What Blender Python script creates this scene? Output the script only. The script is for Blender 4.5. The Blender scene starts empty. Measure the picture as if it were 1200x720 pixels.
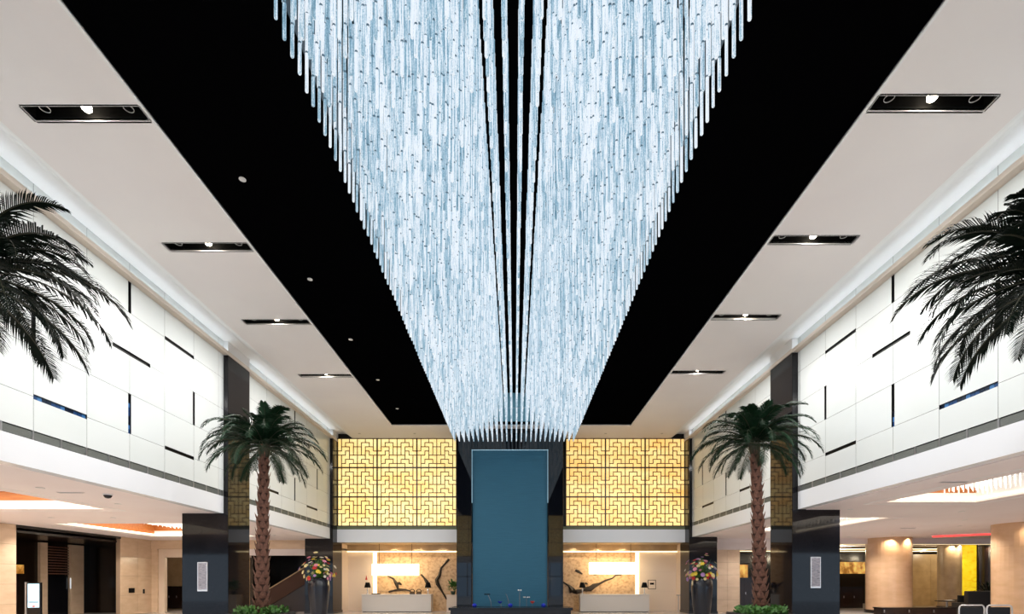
import bpy, bmesh, math, random
from mathutils import Vector, Matrix
random.seed(7)
R = math.radians
E = 1.8                     # eye height of the camera
S = bpy.context.scene
COL = S.collection

# ------------------------------------------------------------------ camera
cam_d = bpy.data.cameras.new('camera')
cam = bpy.data.objects.new('camera', cam_d); COL.objects.link(cam)
cam.location = (0, 0, E); cam.rotation_euler = (R(90), 0, 0)
cam_d.sensor_width = 36.0; cam_d.lens = 18.0
cam_d.shift_x = -3 / 1200; cam_d.shift_y = (683 - 360) / 1200
cam_d.clip_end = 300
S.camera = cam

# ------------------------------------------------------------------ world + exposure
W = bpy.data.worlds.new('world'); S.world = W; W.use_nodes = True
bg = W.node_tree.nodes['Background']
bg.inputs[0].default_value = (0.62, 0.80, 1.0, 1); bg.inputs[1].default_value = 1.4
S.view_settings.view_transform = 'Standard'; S.view_settings.look = 'None'
S.view_settings.gamma = 1.0; S.view_settings.use_curve_mapping = False
S.view_settings.exposure = 0.0
S.cycles.use_denoising = True
S.cycles.max_bounces = 8; S.cycles.diffuse_bounces = 5; S.cycles.glossy_bounces = 4
S.cycles.sample_clamp_indirect = 6.0
P_SLOT = 245.0              # watts of each hall slot lamp
P_COVE = 6.5                # emission of the cove strips

# ------------------------------------------------------------------ materials
MATS = {}
def mat(name, col, rough=0.5, metal=0.0, emit=None, es=0.0, spec=0.5, noise=None, bump=None, coat=0.0):
    """noise=(scale(vec3), second colour, lo, hi); bump=(scale(vec3), strength)"""
    m = bpy.data.materials.new(name); m.use_nodes = True
    nt = m.node_tree; b = nt.nodes['Principled BSDF']
    b.inputs['Base Color'].default_value = (*col, 1)
    b.inputs['Roughness'].default_value = rough
    b.inputs['Metallic'].default_value = metal
    b.inputs['Specular IOR Level'].default_value = spec
    b.inputs['Coat Weight'].default_value = coat
    if emit:
        b.inputs['Emission Color'].default_value = (*emit, 1)
        b.inputs['Emission Strength'].default_value = es
    tc = None
    def noise_node(scale):
        nonlocal tc
        if tc is None: tc = nt.nodes.new('ShaderNodeNewGeometry')
        mp = nt.nodes.new('ShaderNodeMapping'); mp.inputs['Scale'].default_value = scale
        nt.links.new(tc.outputs['Position'], mp.inputs['Vector'])
        n = nt.nodes.new('ShaderNodeTexNoise'); n.inputs['Scale'].default_value = 1.0
        n.inputs['Detail'].default_value = 4
        nt.links.new(mp.outputs[0], n.inputs['Vector'])
        return n
    if noise:
        n = noise_node(noise[0])
        cr = nt.nodes.new('ShaderNodeValToRGB')
        cr.color_ramp.elements[0].position = noise[2]; cr.color_ramp.elements[1].position = noise[3]
        cr.color_ramp.elements[0].color = (*col, 1); cr.color_ramp.elements[1].color = (*noise[1], 1)
        nt.links.new(n.outputs['Fac'], cr.inputs[0])
        nt.links.new(cr.outputs[0], b.inputs['Base Color'])
        if emit: nt.links.new(cr.outputs[0], b.inputs['Emission Color'])
    if bump:
        n = noise_node(bump[0]); bp = nt.nodes.new('ShaderNodeBump')
        bp.inputs['Strength'].default_value = bump[1]; bp.inputs['Distance'].default_value = 0.02
        nt.links.new(n.outputs['Fac'], bp.inputs['Height']); nt.links.new(bp.outputs[0], b.inputs['Normal'])
    MATS[name] = m
    return m

mat('ceiling_white', (0.81, 0.775, 0.78), 0.7, noise=((.3, .3, .3), (0.84, 0.81, 0.81), .4, .6))
mat('cove_white', (0.84, 0.85, 0.86), 0.7)
mat('ledge_tan', (0.72, 0.64, 0.56), 0.6)
mat('panel_white', (0.665, 0.71, 0.705), 0.16, noise=((.4, .4, .6), (0.635, 0.685, 0.68), .4, .65))
mat('panel_white_b', (0.66, 0.705, 0.705), 0.18)
mat('fascia_white', (0.76, 0.79, 0.83), 0.25)
mat('soffit', (0.82, 0.74, 0.74), 0.6, noise=((.5, .5, .5), (0.84, 0.77, 0.77), .4, .6))
mat('column_stone', (0.76, 0.50, 0.31), 0.2, noise=((1.5, 1.5, 4), (0.68, 0.43, 0.25), .35, .7))
mat('granite_polish', (0.004, 0.005, 0.008), 0.03, spec=0.5)
mat('black_panel', (0.0012, 0.0012, 0.0015), 0.6, spec=0.0)
mat('black_backing', (0.004, 0.004, 0.005), 0.4, spec=0.25)
mat('granite', (0.004, 0.004, 0.006), 0.045, spec=0.38, noise=((40, 40, 40), (0.014, 0.014, 0.018), .55, .7))
mat('dark_wood', (0.020, 0.010, 0.007), 0.25)
mat('dark_brown', (0.012, 0.007, 0.005), 0.2)
mat('wood_orange', (0.50, 0.17, 0.04), 0.4, noise=((2, 14, 14), (0.42, 0.13, 0.03), .4, .6))
mat('stone_beige', (0.74, 0.56, 0.40), 0.22, noise=((1.5, 1.5, 4), (0.66, 0.48, 0.33), .35, .7))
mat('stone_backing', (0.36, 0.25, 0.17), 0.6)
mat('stone_tan', (0.55, 0.40, 0.24), 0.3, noise=((2, 2, 2), (0.44, 0.31, 0.18), .35, .7))
mat('panel_cream', (0.78, 0.64, 0.52), 0.3)
mat('mural_stone', (0.62, 0.42, 0.25), 0.45, noise=((6, 6, 7), (0.36, 0.20, 0.10), .45, .75), bump=((14, 14, 14), .5))
mat('branch', (0.022, 0.014, 0.009), 0.5)
mat('desk_white', (0.74, 0.68, 0.62), 0.3)
mat('floor_marble', (0.56, 0.52, 0.49), 0.18, noise=((.7, .7, .7), (0.46, 0.42, 0.39), .35, .7))
mat('grille', (0.11, 0.125, 0.115), 0.5, metal=0.2, bump=((4, 4, 160), .6))
mat('trim_green', (0.13, 0.15, 0.08), 0.5)
mat('lattice_bar', (0.13, 0.055, 0.012), 0.4)
mat('lattice_frame', (0.030, 0.016, 0.008), 0.35)
mat('onyx', (1.0, 0.80, 0.36), 0.4, emit=(1, .7, .2), es=0.92, noise=((.55, .55, 1.6), (1.0, 0.60, 0.16), .38, .78))
mat('onyx_amber', (1.0, 0.74, 0.30), 0.4, emit=(1, .7, .2), es=0.92, noise=((.55, .55, 1.6), (1.0, 0.52, 0.13), .38, .75))
mat('blue_tile', (0.022, 0.108, 0.180), 0.45, spec=0.25, noise=((1.2, 1.2, 40), (0.028, 0.126, 0.205), .3, .7), bump=((2, 2, 34), .35))
mat('led_blue', (.6, .8, .9), 0.5, emit=(0.40, 0.70, 0.9), es=0.3)
mat('led_warm', (1, .85, .6), 0.5, emit=(1.0, 0.80, 0.45), es=2.2)
mat('led_cove', (1, 1, 1), 0.5, emit=(0.80, 0.90, 1.0), es=P_COVE)
mat('led_red', (1, .1, .08), 0.5, emit=(1.0, 0.05, 0.05), es=1.6)
mat('lamp_glow', (1, .95, .85), 0.5, emit=(1.0, 0.86, 0.66), es=45.0)
mat('downlight_glow', (1, .95, .85), 0.5, emit=(1.0, 0.90, 0.76), es=6.0)
mat('downlight_cool', (1, 1, 1), 0.5, emit=(0.92, 0.95, 1.0), es=1.6)
mat('tray_glow', (1, .93, .8), 0.5, emit=(1.0, 0.86, 0.66), es=3.4)
mat('crystal', (.95, .95, .95), 0.1, emit=(1.0, 0.90, 0.76), es=1.6)
mat('shade_glow', (1, .93, .78), 0.5, emit=(1.0, 0.82, 0.50), es=6.0)
mat('shade_top', (1, .85, .5), 0.5, emit=(1.0, 0.66, 0.24), es=1.6)
mat('yellow_glow', (1, .75, .03), 0.4, emit=(1, .7, .02), es=0.62, noise=((3, 3, 5), (0.75, 0.48, 0.0), .35, .7))
mat('gold_glow', (1, .6, .15), 0.4, emit=(1, .6, .2), es=0.7, noise=((2.5, 2.5, 1.6), (0.30, 0.11, 0.01), .38, .62))
mat('metal_grey', (0.45, 0.45, 0.47), 0.3, metal=0.8)
mat('metal_white', (0.80, 0.80, 0.82), 0.25, metal=0.5)
mat('ring_white', (0.7, 0.7, 0.7), 0.4)
mat('black_matte', (0.004, 0.004, 0.004), 0.7, spec=0.1)
mat('black_gloss', (0.006, 0.006, 0.008), 0.12)
mat('black_leather', (0.008, 0.007, 0.007), 0.4)
mat('vase_dark', (0.012, 0.015, 0.024), 0.22, spec=0.6)
mat('palm_leaf', (0.004, 0.022, 0.009), 0.6, spec=0.2, noise=((9, 9, 9), (0.008, 0.036, 0.014), .35, .7))
mat('palm_leaf_dark', (0.002, 0.006, 0.004), 0.65, spec=0.12, noise=((9, 9, 9), (0.004, 0.012, 0.006), .35, .7))  # darker copy of the leaf; near palms' silhouette shade is in the colour
mat('palm_stem', (0.030, 0.030, 0.012), 0.5)
mat('trunk_core', (0.055, 0.022, 0.014), 0.8)
mat('leaf_base', (0.10, 0.038, 0.023), 0.6, noise=((14, 14, 14), (0.19, 0.085, 0.055), .35, .7))
mat('shrub', (0.035, 0.12, 0.02), 0.5, noise=((12, 12, 12), (0.08, 0.22, 0.035), .35, .7))
mat('planter', (0.03, 0.028, 0.026), 0.3)
mat('paper', (0.30, 0.30, 0.35), 0.4, noise=((8, 8, 70), (0.14, 0.14, 0.18), .5, .6))
mat('screen_sky', (.5, .7, .8), 0.3, emit=(0.50, 0.72, 0.86), es=0.95)
mat('screen_dark', (.03, .05, .07), 0.3)
mat('screen_white', (.8, .85, .9), 0.3, emit=(0.8, 0.85, 0.9), es=0.8)
mat('screen_red', (.5, .05, .03), 0.3, emit=(0.5, .05, .03), es=0.6)
mat('mosaic_blue', (0.012, 0.05, 0.16), 0.12, spec=0.6)
mat('mosaic_light', (0.05, 0.17, 0.40), 0.12, spec=0.6)
mat('mosaic_dark', (0.004, 0.010, 0.030), 0.12, spec=0.6)
mat('red_mark', (0.55, 0.03, 0.02), 0.5)
mat('white_paint', (0.8, 0.8, 0.8), 0.5)
mat('pot_green', (0.02, 0.05, 0.03), 0.4)
FLW = []
for n_, c_ in (('petal_yellow', (.75, .58, .06)), ('petal_red', (.55, .03, .03)), ('petal_pink', (.68, .26, .36)),
               ('petal_white', (.75, .72, .62)), ('petal_lilac', (.42, .24, .50)), ('petal_cream', (.70, .60, .30))):
    FLW.append(mat(n_, c_, 0.6))
mat('stem_blue', (0.02, 0.04, 0.45), 0.2)
mat('stem_steel', (0.30, 0.32, 0.36), 0.25, metal=0.6)

def make_glass():
    m = bpy.data.materials.new('glass'); m.use_nodes = True
    nt = m.node_tree; nt.nodes.remove(nt.nodes['Principled BSDF'])
    out = nt.nodes['Material Output']
    t = nt.nodes.new('ShaderNodeBsdfTransparent'); t.inputs[0].default_value = (.90, .95, 1, 1)
    g = nt.nodes.new('ShaderNodeBsdfGlossy'); g.inputs['Roughness'].default_value = 0.02
    mx = nt.nodes.new('ShaderNodeMixShader'); mx.inputs[0].default_value = 0.08
    nt.links.new(t.outputs[0], mx.inputs[1]); nt.links.new(g.outputs[0], mx.inputs[2])
    nt.links.new(mx.outputs[0], out.inputs[0]); MATS['glass'] = m
make_glass()

def make_rod_mat():
    """bubbly acrylic light rods: glow varies from rod to rod and along each rod"""
    m = bpy.data.materials.new('light_rod'); m.use_nodes = True
    nt = m.node_tree; b = nt.nodes['Principled BSDF']; N = nt.nodes.new; L = nt.links.new
    geo = N('ShaderNodeNewGeometry')
    # one value for each rod of the 0.25 m grid
    sn = N('ShaderNodeVectorMath'); sn.operation = 'SNAP'; sn.inputs[1].default_value = (ROD, ROD, 400)
    of = N('ShaderNodeVectorMath'); of.operation = 'ADD'; of.inputs[1].default_value = (50.0 - ROD_X0 + ROD / 2, 50.0 - ROD_Y0 + ROD / 2, 0)
    L(geo.outputs['Position'], of.inputs[0]); L(of.outputs[0], sn.inputs[0])
    wn = N('ShaderNodeTexWhiteNoise'); wn.noise_dimensions = '3D'; L(sn.outputs[0], wn.inputs['Vector'])
    mp = N('ShaderNodeMapping'); mp.inputs['Scale'].default_value = (64, 64, 2.6); L(geo.outputs['Position'], mp.inputs[0])
    n1 = N('ShaderNodeTexNoise'); n1.inputs['Scale'].default_value = 1; n1.inputs['Detail'].default_value = 3; L(mp.outputs[0], n1.inputs['Vector'])
    mp2 = N('ShaderNodeMapping'); mp2.inputs['Scale'].default_value = (90, 90, 45); L(geo.outputs['Position'], mp2.inputs[0])
    n2 = N('ShaderNodeTexNoise'); n2.inputs['Scale'].default_value = 1; n2.inputs['Detail'].default_value = 2; L(mp2.outputs[0], n2.inputs['Vector'])
    a = N('ShaderNodeMath'); a.operation = 'MULTIPLY_ADD'; a.inputs[1].default_value = 0.30; L(wn.outputs['Value'], a.inputs[0])
    L(n1.outputs['Fac'], a.inputs[2])
    c = N('ShaderNodeMath'); c.operation = 'MULTIPLY_ADD'; c.inputs[1].default_value = 0.55; L(n2.outputs['Fac'], c.inputs[0]); L(a.outputs[0], c.inputs[2])
    cr = N('ShaderNodeValToRGB'); e = cr.color_ramp.elements
    e[0].position = 0.62; e[0].color = (0.035, 0.12, 0.20, 1)
    e[1].position = 1.02; e[1].color = (0.90, 0.94, 1.0, 1)  # bright end paints highlight streaks into the glow colour
    k = e.new(0.82); k.color = (0.23, 0.43, 0.57, 1)
    L(c.outputs[0], cr.inputs[0])
    L(cr.outputs[0], b.inputs['Emission Color']); b.inputs['Emission Strength'].default_value = 0.82
    b.inputs['Base Color'].default_value = (0.16, 0.21, 0.24, 1); b.inputs['Roughness'].default_value = 0.12
    m.cycles.emission_sampling = 'NONE'
    MATS['light_rod'] = m

# ------------------------------------------------------------------ mesh helpers
class MB:
    def __init__(s): s.v = []; s.f = []; s.m = []
    def face(s, pts, mi=0):
        n = len(s.v); s.v += [tuple(p) for p in pts]; s.f.append(tuple(range(n, n + len(pts)))); s.m.append(mi); return s
    def box(s, x0, x1, y0, y1, z0, z1, mi=0):
        if x0 > x1: x0, x1 = x1, x0
        if y0 > y1: y0, y1 = y1, y0
        if z0 > z1: z0, z1 = z1, z0
        n = len(s.v)
        s.v += [(x, y, z) for z in (z0, z1) for y in (y0, y1) for x in (x0, x1)]
        for q in ((0, 2, 3, 1), (4, 5, 7, 6), (0, 1, 5, 4), (2, 6, 7, 3), (0, 4, 6, 2), (1, 3, 7, 5)):
            s.f.append(tuple(n + i for i in q)); s.m.append(mi)
        return s
    def tube(s, pts, rad, seg=8, mi=0, cap=True):
        """tube through points with a radius for each point"""
        pts = [Vector(p) for p in pts]
        if not hasattr(rad, '__len__'): rad = [rad] * len(pts)
        n0 = len(s.v); up = Vector((0, 0, 1))
        for i, p in enumerate(pts):
            d = (pts[min(i + 1, len(pts) - 1)] - pts[max(i - 1, 0)])
            if d.length < 1e-9: d = up.copy()
            d.normalize()
            a = d.cross(Vector((1, 0, 0)) if abs(d.x) < .8 else Vector((0, 1, 0))).normalized(); b = d.cross(a)
            for k in range(seg):
                t = 2 * math.pi * k / seg
                s.v.append(tuple(p + (a * math.cos(t) + b * math.sin(t)) * rad[i]))
        for i in range(len(pts) - 1):
            for k in range(seg):
                s.f.append((n0 + i * seg + k, n0 + i * seg + (k + 1) % seg, n0 + (i + 1) * seg + (k + 1) % seg, n0 + (i + 1) * seg + k)); s.m.append(mi)
        if cap:
            s.f.append(tuple(n0 + k for k in range(seg))[::-1]); s.m.append(mi)
            s.f.append(tuple(n0 + (len(pts) - 1) * seg + k for k in range(seg))); s.m.append(mi)
        return s
    def lathe(s, prof, seg=24, c=(0, 0, 0), mi=0, cap=True):
        """prof = [(radius, z)] from bottom to top"""
        n0 = len(s.v)
        for r, z in prof:
            for k in range(seg):
                t = 2 * math.pi * k / seg
                s.v.append((c[0] + r * math.cos(t), c[1] + r * math.sin(t), c[2] + z))
        for i in range(len(prof) - 1):
            for k in range(seg):
                s.f.append((n0 + i * seg + k, n0 + i * seg + (k + 1) % seg, n0 + (i + 1) * seg + (k + 1) % seg, n0 + (i + 1) * seg + k)); s.m.append(mi)
        if cap:
            s.f.append(tuple(n0 + k for k in range(seg))[::-1]); s.m.append(mi)
            s.f.append(tuple(n0 + (len(prof) - 1) * seg + k for k in range(seg))); s.m.append(mi)
        return s
    def mesh(s, name, mats, smooth=False):
        me = bpy.data.meshes.new(name); me.from_pydata(s.v, [], s.f)
        if isinstance(mats, str): mats = [mats]
        for k in mats: me.materials.append(MATS[k])
        me.polygons.foreach_set('material_index', s.m)
        if smooth: me.polygons.foreach_set('use_smooth', [True] * len(s.f))
        me.update(); return me
    def build(s, name, mats, parent=None, loc=None, smooth=False, bevel=0):
        me = s.mesh(name, mats, smooth)
        if bevel:
            bm = bmesh.new(); bm.from_mesh(me)
            bmesh.ops.remove_doubles(bm, verts=bm.verts, dist=1e-5)
            bmesh.ops.bevel(bm, geom=[e for e in bm.edges if e.is_manifold and e.calc_face_angle() > .6], offset=bevel, segments=2, affect='EDGES', profile=.6)
            bm.to_mesh(me); bm.free()
        return link(name, me, parent, loc)
def link(name, me, parent=None, loc=None):
    o = bpy.data.objects.new(name, me); COL.objects.link(o)
    if parent: o.parent = parent
    if loc: o.location = loc
    return o
def tag(o, label=None, cat=None, group=None, kind=None):
    if label: o['label'] = label
    if cat: o['category'] = cat
    if group: o['group'] = group
    if kind: o['kind'] = kind
    return o
def thing(name, label, cat, loc=(0, 0, 0), rz=0, group=None):
    o = bpy.data.objects.new(name, None); COL.objects.link(o); o.empty_display_size = .2
    o.location = loc; o.rotation_euler.z = rz
    return tag(o, label, cat, group)
def struct(o): o['kind'] = 'structure'; return o
def copy_tree(o, parent=None):
    c = o.copy(); COL.objects.link(c); c.parent = parent
    for ch in o.children: copy_tree(ch, c)
    return c
def lamp(name, kind, power, col, loc, parent=None, rot=(0, 0, 0), **kw):
    d = bpy.data.lights.new(name, kind); d.energy = power; d.color = col
    for k, v in kw.items(): setattr(d, k, v)
    o = bpy.data.objects.new(name, d); COL.objects.link(o); o.location = loc; o.rotation_euler = rot
    if parent: o.parent = parent
    return o

# ------------------------------------------------------------------ hall dimensions
XL, XR = -10.6, 10.2        # upper side walls
HC = E + 8.5                # hall ceiling
D = 30.18                   # lattice plane at the far end
YF = -9.0                   # entrance wall behind the viewer
BL, BR = -6.61, 6.27        # edges of the black ceiling field
BEND = 27.57                # where the black field ends
CXL, CXR = -9.47, 9.12      # where the cove begins
RX0, RX1, RY0, RY1, RZ = -3.42, 3.32, 2.4, 27.30, E + 10.15   # chandelier recess

# ================================================================== SETTING
struct(MB().box(-42, 42, YF - 3, 48, -0.2, 0).build('floor', 'floor_marble'))

# ---- main ceiling with slot holes
SLOT_L = [-1.9, 1.75, 5.4, 9.13, 12.82, 16.55, 20.9]
SLOT_R = [-1.9, 1.75, 5.4, 8.93, 12.55, 16.25, 20.55]
SW = 0.31                   # slot width
mb = MB()
T = 0.06
def ceil_strip(x0, x1, sx0, sx1, slots):
    y = YF
    for s in slots:
        mb.box(x0, x1, y, s, HC, HC + T)
        mb.box(x0, sx0, s, s + SW, HC, HC + T); mb.box(sx1, x1, s, s + SW, HC, HC + T)
        y = s + SW
    mb.box(x0, x1, y, BEND, HC, HC + T)
ceil_strip(CXL, BL, -8.82, -6.70, SLOT_L)
ceil_strip(BR, CXR, 6.36, 8.46, SLOT_R)
mb.box(CXL, CXR, BEND, D + .3, HC, HC + T)
ceiling = struct(mb.build('ceiling', 'ceiling_white'))
# cove ramps beside the walls
def cove(sx, x_in, x_wall):
    m = MB(); prof = []
    for k in range(9):
        t = k / 8; prof.append((x_in + sx * 0.55 * t, HC + 0.30 * (1 - math.cos(t * math.pi)) / 2))
    prof.append((x_wall + sx * 1.6, HC + 0.30))
    for (xa, za), (xb, zb) in zip(prof, prof[1:]):
        m.face([(xa, YF, za), (xa, D + .3, za), (xb, D + .3, zb), (xb, YF, zb)])
        m.face([(xa, YF, za + .05), (xb, YF, zb + .05), (xb, D + .3, zb + .05), (xa, D + .3, za + .05)])
    o = m.build('cove', 'cove_white', ceiling, smooth=False)
    return o
cove(-1, CXL, XL); cove(1, CXR, XR)
# black ceiling field, a ring around the chandelier recess
mb = MB()
mb.box(BL, RX0, YF, BEND, HC + .03, HC + .09); mb.box(RX1, BR, YF, BEND, HC + .03, HC + .09)
mb.box(RX0, RX1, RY1, BEND, HC + .03, HC + .09); mb.box(RX0, RX1, YF, RY0, HC + .03, HC + .09)
mb.build('black_field', 'black_panel', ceiling)
mb = MB()
mb.box(RX0 - .05, RX0, RY0, RY1, HC + .03, RZ); mb.box(RX1, RX1 + .05, RY0, RY1, HC + .03, RZ)
mb.box(RX0, RX1, RY0 - .05, RY0, HC + .03, RZ); mb.box(RX0 - .05, RX1 + .05, RY0 - .05, RY1 + .05, RZ, RZ + .05)
mat('recess_dark', (0.012, 0.03, 0.045), 0.3)
mb.build('recess_lining', 'recess_dark', ceiling)
mb = MB()
mb.box(RX0, RX1, RY1, RY1 + .05, HC + .09, HC + .82); mb.box(RX0, RX1, RY1 - .04, RY1 + .05, HC + .84, RZ)
mat('recess_teal', (0.14, 0.30, 0.36), 0.25)
mb.build('recess_end_panel', 'recess_teal', ceiling)
mb = MB()
mb.box(BL - .05, BL, YF, BEND + .05, HC - .03, HC + .09); mb.box(BR, BR + .05, YF, BEND + .05, HC - .03, HC + .09)
mb.box(BL, BR, BEND, BEND + .05, HC - .03, HC + .09)
mb.build('edge_trim', 'cove_white', ceiling)

# ---- side walls: black backing, white panels with joints, slots left open
def notched(mbd, side_x, nx, u0, u1, v0, v1, holes, th=0.05):
    us = sorted({u0, u1, *[min(max(h[k], u0), u1) for h in holes for k in (0, 1)]})
    vs = sorted({v0, v1, *[min(max(h[k], v0), v1) for h in holes for k in (2, 3)]})
    def solid(i, j):
        if not (0 <= i < len(us) - 1 and 0 <= j < len(vs) - 1): return False
        cu, cv = (us[i] + us[i + 1]) / 2, (vs[j] + vs[j + 1]) / 2
        return not any(h[0] < cu < h[1] and h[2] < cv < h[3] for h in holes)
    xf, xb = side_x, side_x - nx * th
    for i in range(len(us) - 1):
        for j in range(len(vs) - 1):
            if not solid(i, j): continue
            a, b, c, d = us[i], us[i + 1], vs[j], vs[j + 1]
            mbd.face([(xf, a, c), (xf, b, c), (xf, b, d), (xf, a, d)])
            if not solid(i - 1, j): mbd.face([(xf, a, c), (xf, a, d), (xb, a, d), (xb, a, c)], 1)
            if not solid(i + 1, j): mbd.face([(xf, b, c), (xb, b, c), (xb, b, d), (xf, b, d)], 1)
            if not solid(i, j - 1): mbd.face([(xf, a, c), (xb, a, c), (xb, b, c), (xf, b, c)], 1)
            if not solid(i, j + 1): mbd.face([(xf, a, d), (xf, b, d), (xb, b, d), (xb, a, d)], 1)
ST = 0.055                  # half width of a slot
def H(u0, u1, v): return (u0, u1, v - ST, v + ST)
def V(u, v0, v1): return (u - ST, u + ST, v0, v1)
def side_wall(name, x, nx, dz, ujoints, rows, holes, y0, y1, ymosaic=None):
    """nx = direction the wall faces; heights are above eye level"""
    zb, zg0, zg1 = 2.52 + dz, 3.14 + dz, 3.34 + dz
    back = struct(MB().box(x - nx * .30, x - nx * .05, y0, y1, E + zg0 + .01, HC + .30).build(name, 'black_backing'))
    hz = [(a, b, c + E, d + E) for a, b, c, d in holes]
    uj = sorted([y0] + [u for u in ujoints if y0 + .1 < u < y1 - .1] + [y1])
    vj = [zg1] + rows + [8.5 + .303]
    g = 0.004
    for u0, u1 in zip(uj, uj[1:]):
        for v0, v1 in zip(vj, vj[1:]):
            m = MB()
            ov = [h for h in hz if h[0] < u1 and h[1] > u0 and h[2] < v1 + E and h[3] > v0 + E]
            notched(m, x, nx, u0 + g, u1 - g, v0 + E + g, v1 + E - g, ov)
            m.build('wall_panel', [random.choice(['panel_white', 'panel_white_b']), 'black_backing'], back)
        # grille band and fascia below it
        mid = (u0 + u1) / 2
        for a, b in ((u0, mid), (mid, u1)):
            MB().box(x - nx * .05, x - nx * .015, a + .02, b - .02, E + zg0 + .015, E + zg1 - .015).build('vent_grille', 'grille', back)
            MB().box(x - nx * .05, x - nx * .004, b - .02, b + .02, E + zg0, E + zg1).build('vent_divider', 'metal_grey', back)
    MB().box(x - nx * .30, x, y0, y1, E + zb, E + zg0).build('fascia', 'fascia_white', back)
    # cove ledge with its LED strip
    MB().box(x, x + nx * .20, y0, y1, HC - .21, HC - .15).box(x + nx * .18, x + nx * .20, y0, y1, HC - .15, HC - .085).box(x, x + nx * .012, y0, y1, HC - .215, HC - .20).build('cove_ledge', 'ledge_tan', back)
    MB().box(x + nx * .12, x + nx * .165, y0, y1, HC - .148, HC - .125).build('led_strip', 'led_cove', back)
    for (u0, u1, v0, v1) in (ymosaic or []):
        if u1 - u0 > v1 - v0:
            n = int((u1 - u0) / .11)
            for i in range(n):
                a = u0 + (u1 - u0) * i / n
                MB().box(x - nx * .05, x - nx * .03, a + .005, a + (u1 - u0) / n - .005, E + v0 + .01, E + v1 - .01).build('mosaic_tile', ['mosaic_blue', 'mosaic_dark', 'mosaic_light', 'mosaic_blue', 'mosaic_dark'][(i * 7) % 5], back)
        else:
            n = int((v1 - v0) / .11)
            for i in range(n):
                a = v0 + (v1 - v0) * i / n
                MB().box(x - nx * .05, x - nx * .03, u0 + .01, u1 - .01, E + a + .005, E + a + (v1 - v0) / n - .005).build('mosaic_tile', ['mosaic_blue', 'mosaic_dark', 'mosaic_light', 'mosaic_blue', 'mosaic_dark'][(i * 7) % 5], back)
    return back
JL = [14.1 + 1.41 * k for k in range(-17, 4)]
JR = [13.8 + 1.5 * k for k in range(-16, 4)]
HL = [H(11.28, 12.69, 4.1), H(13.5, 14.9, 6.3), H(15.52, 16.93, 7.43), H(15.52, 16.93, 4.1), H(11.28, 12.69, 7.43),
      V(14.1, 7.43, 8.32), V(14.1, 4.1, 5.2), V(16.92, 5.2, 6.3), V(11.28, 5.2, 6.3)]
HL += [(a - 5.64, b - 5.64, c, d) for a, b, c, d in HL if a < 15] + [(a - 11.28, b - 11.28, c, d) for a, b, c, d in HL]
HRr = [V(13.8, 7.55, 8.34), V(10.8, 5.35, 6.4), V(16.8, 5.35, 6.45), V(13.8, 4.2, 5.35), H(15.3, 16.8, 7.55),
       H(13.2, 14.6, 6.45), H(10.8, 12.3, 4.2), H(15.3, 16.8, 4.2)]
HRr += [(a - 6, b - 6, c, d) for a, b, c, d in HRr if a < 15] + [(a - 12, b - 12, c, d) for a, b, c, d in HRr]
side_wall('wall_left', XL, 1, 0, JL, [4.1, 5.2, 6.3, 7.43], HL, YF, 18.65,
          [(11.28, 12.69, 4.1 - ST, 4.1 + ST), (14.1 - ST, 14.1 + ST, 4.1, 4.95)])
side_wall('wall_right', XR, -1, .12, JR, [4.2, 5.35, 6.45, 7.55], HRr, YF, 18.43,
          [(10.8, 12.3, 4.2 - ST, 4.2 + ST), (13.8 - ST, 13.8 + ST, 4.2, 4.6)])
FL = [H(21.88, 23.0, 4.0), V(24.7, 3.95, 5.05), V(27.5, 5.0, 6.1), H(26.1, 27.5, 3.9), V(24.7, 7.4, 8.3), H(21.88, 23.3, 6.1)]
FR = [H(22.2, 23.2, 4.15), V(24.7, 4.2, 5.3), V(27.8, 5.3, 6.4), H(26.25, 27.8, 4.1), V(24.7, 7.5, 8.3), H(21.7, 23.2, 6.4)]
side_wall('wall_left', XL, 1, 0, [24.7 + 1.41 * k for k in range(-4, 5)], [3.95, 5.05, 6.1, 7.4], FL, 20.2, 29.4)
side_wall('wall_right', XR, -1, .1, [24.7 + 1.5 * k for k in range(-4, 5)], [4.15, 5.3, 6.4, 7.5], FR, 20.05, 29.4)

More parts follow.
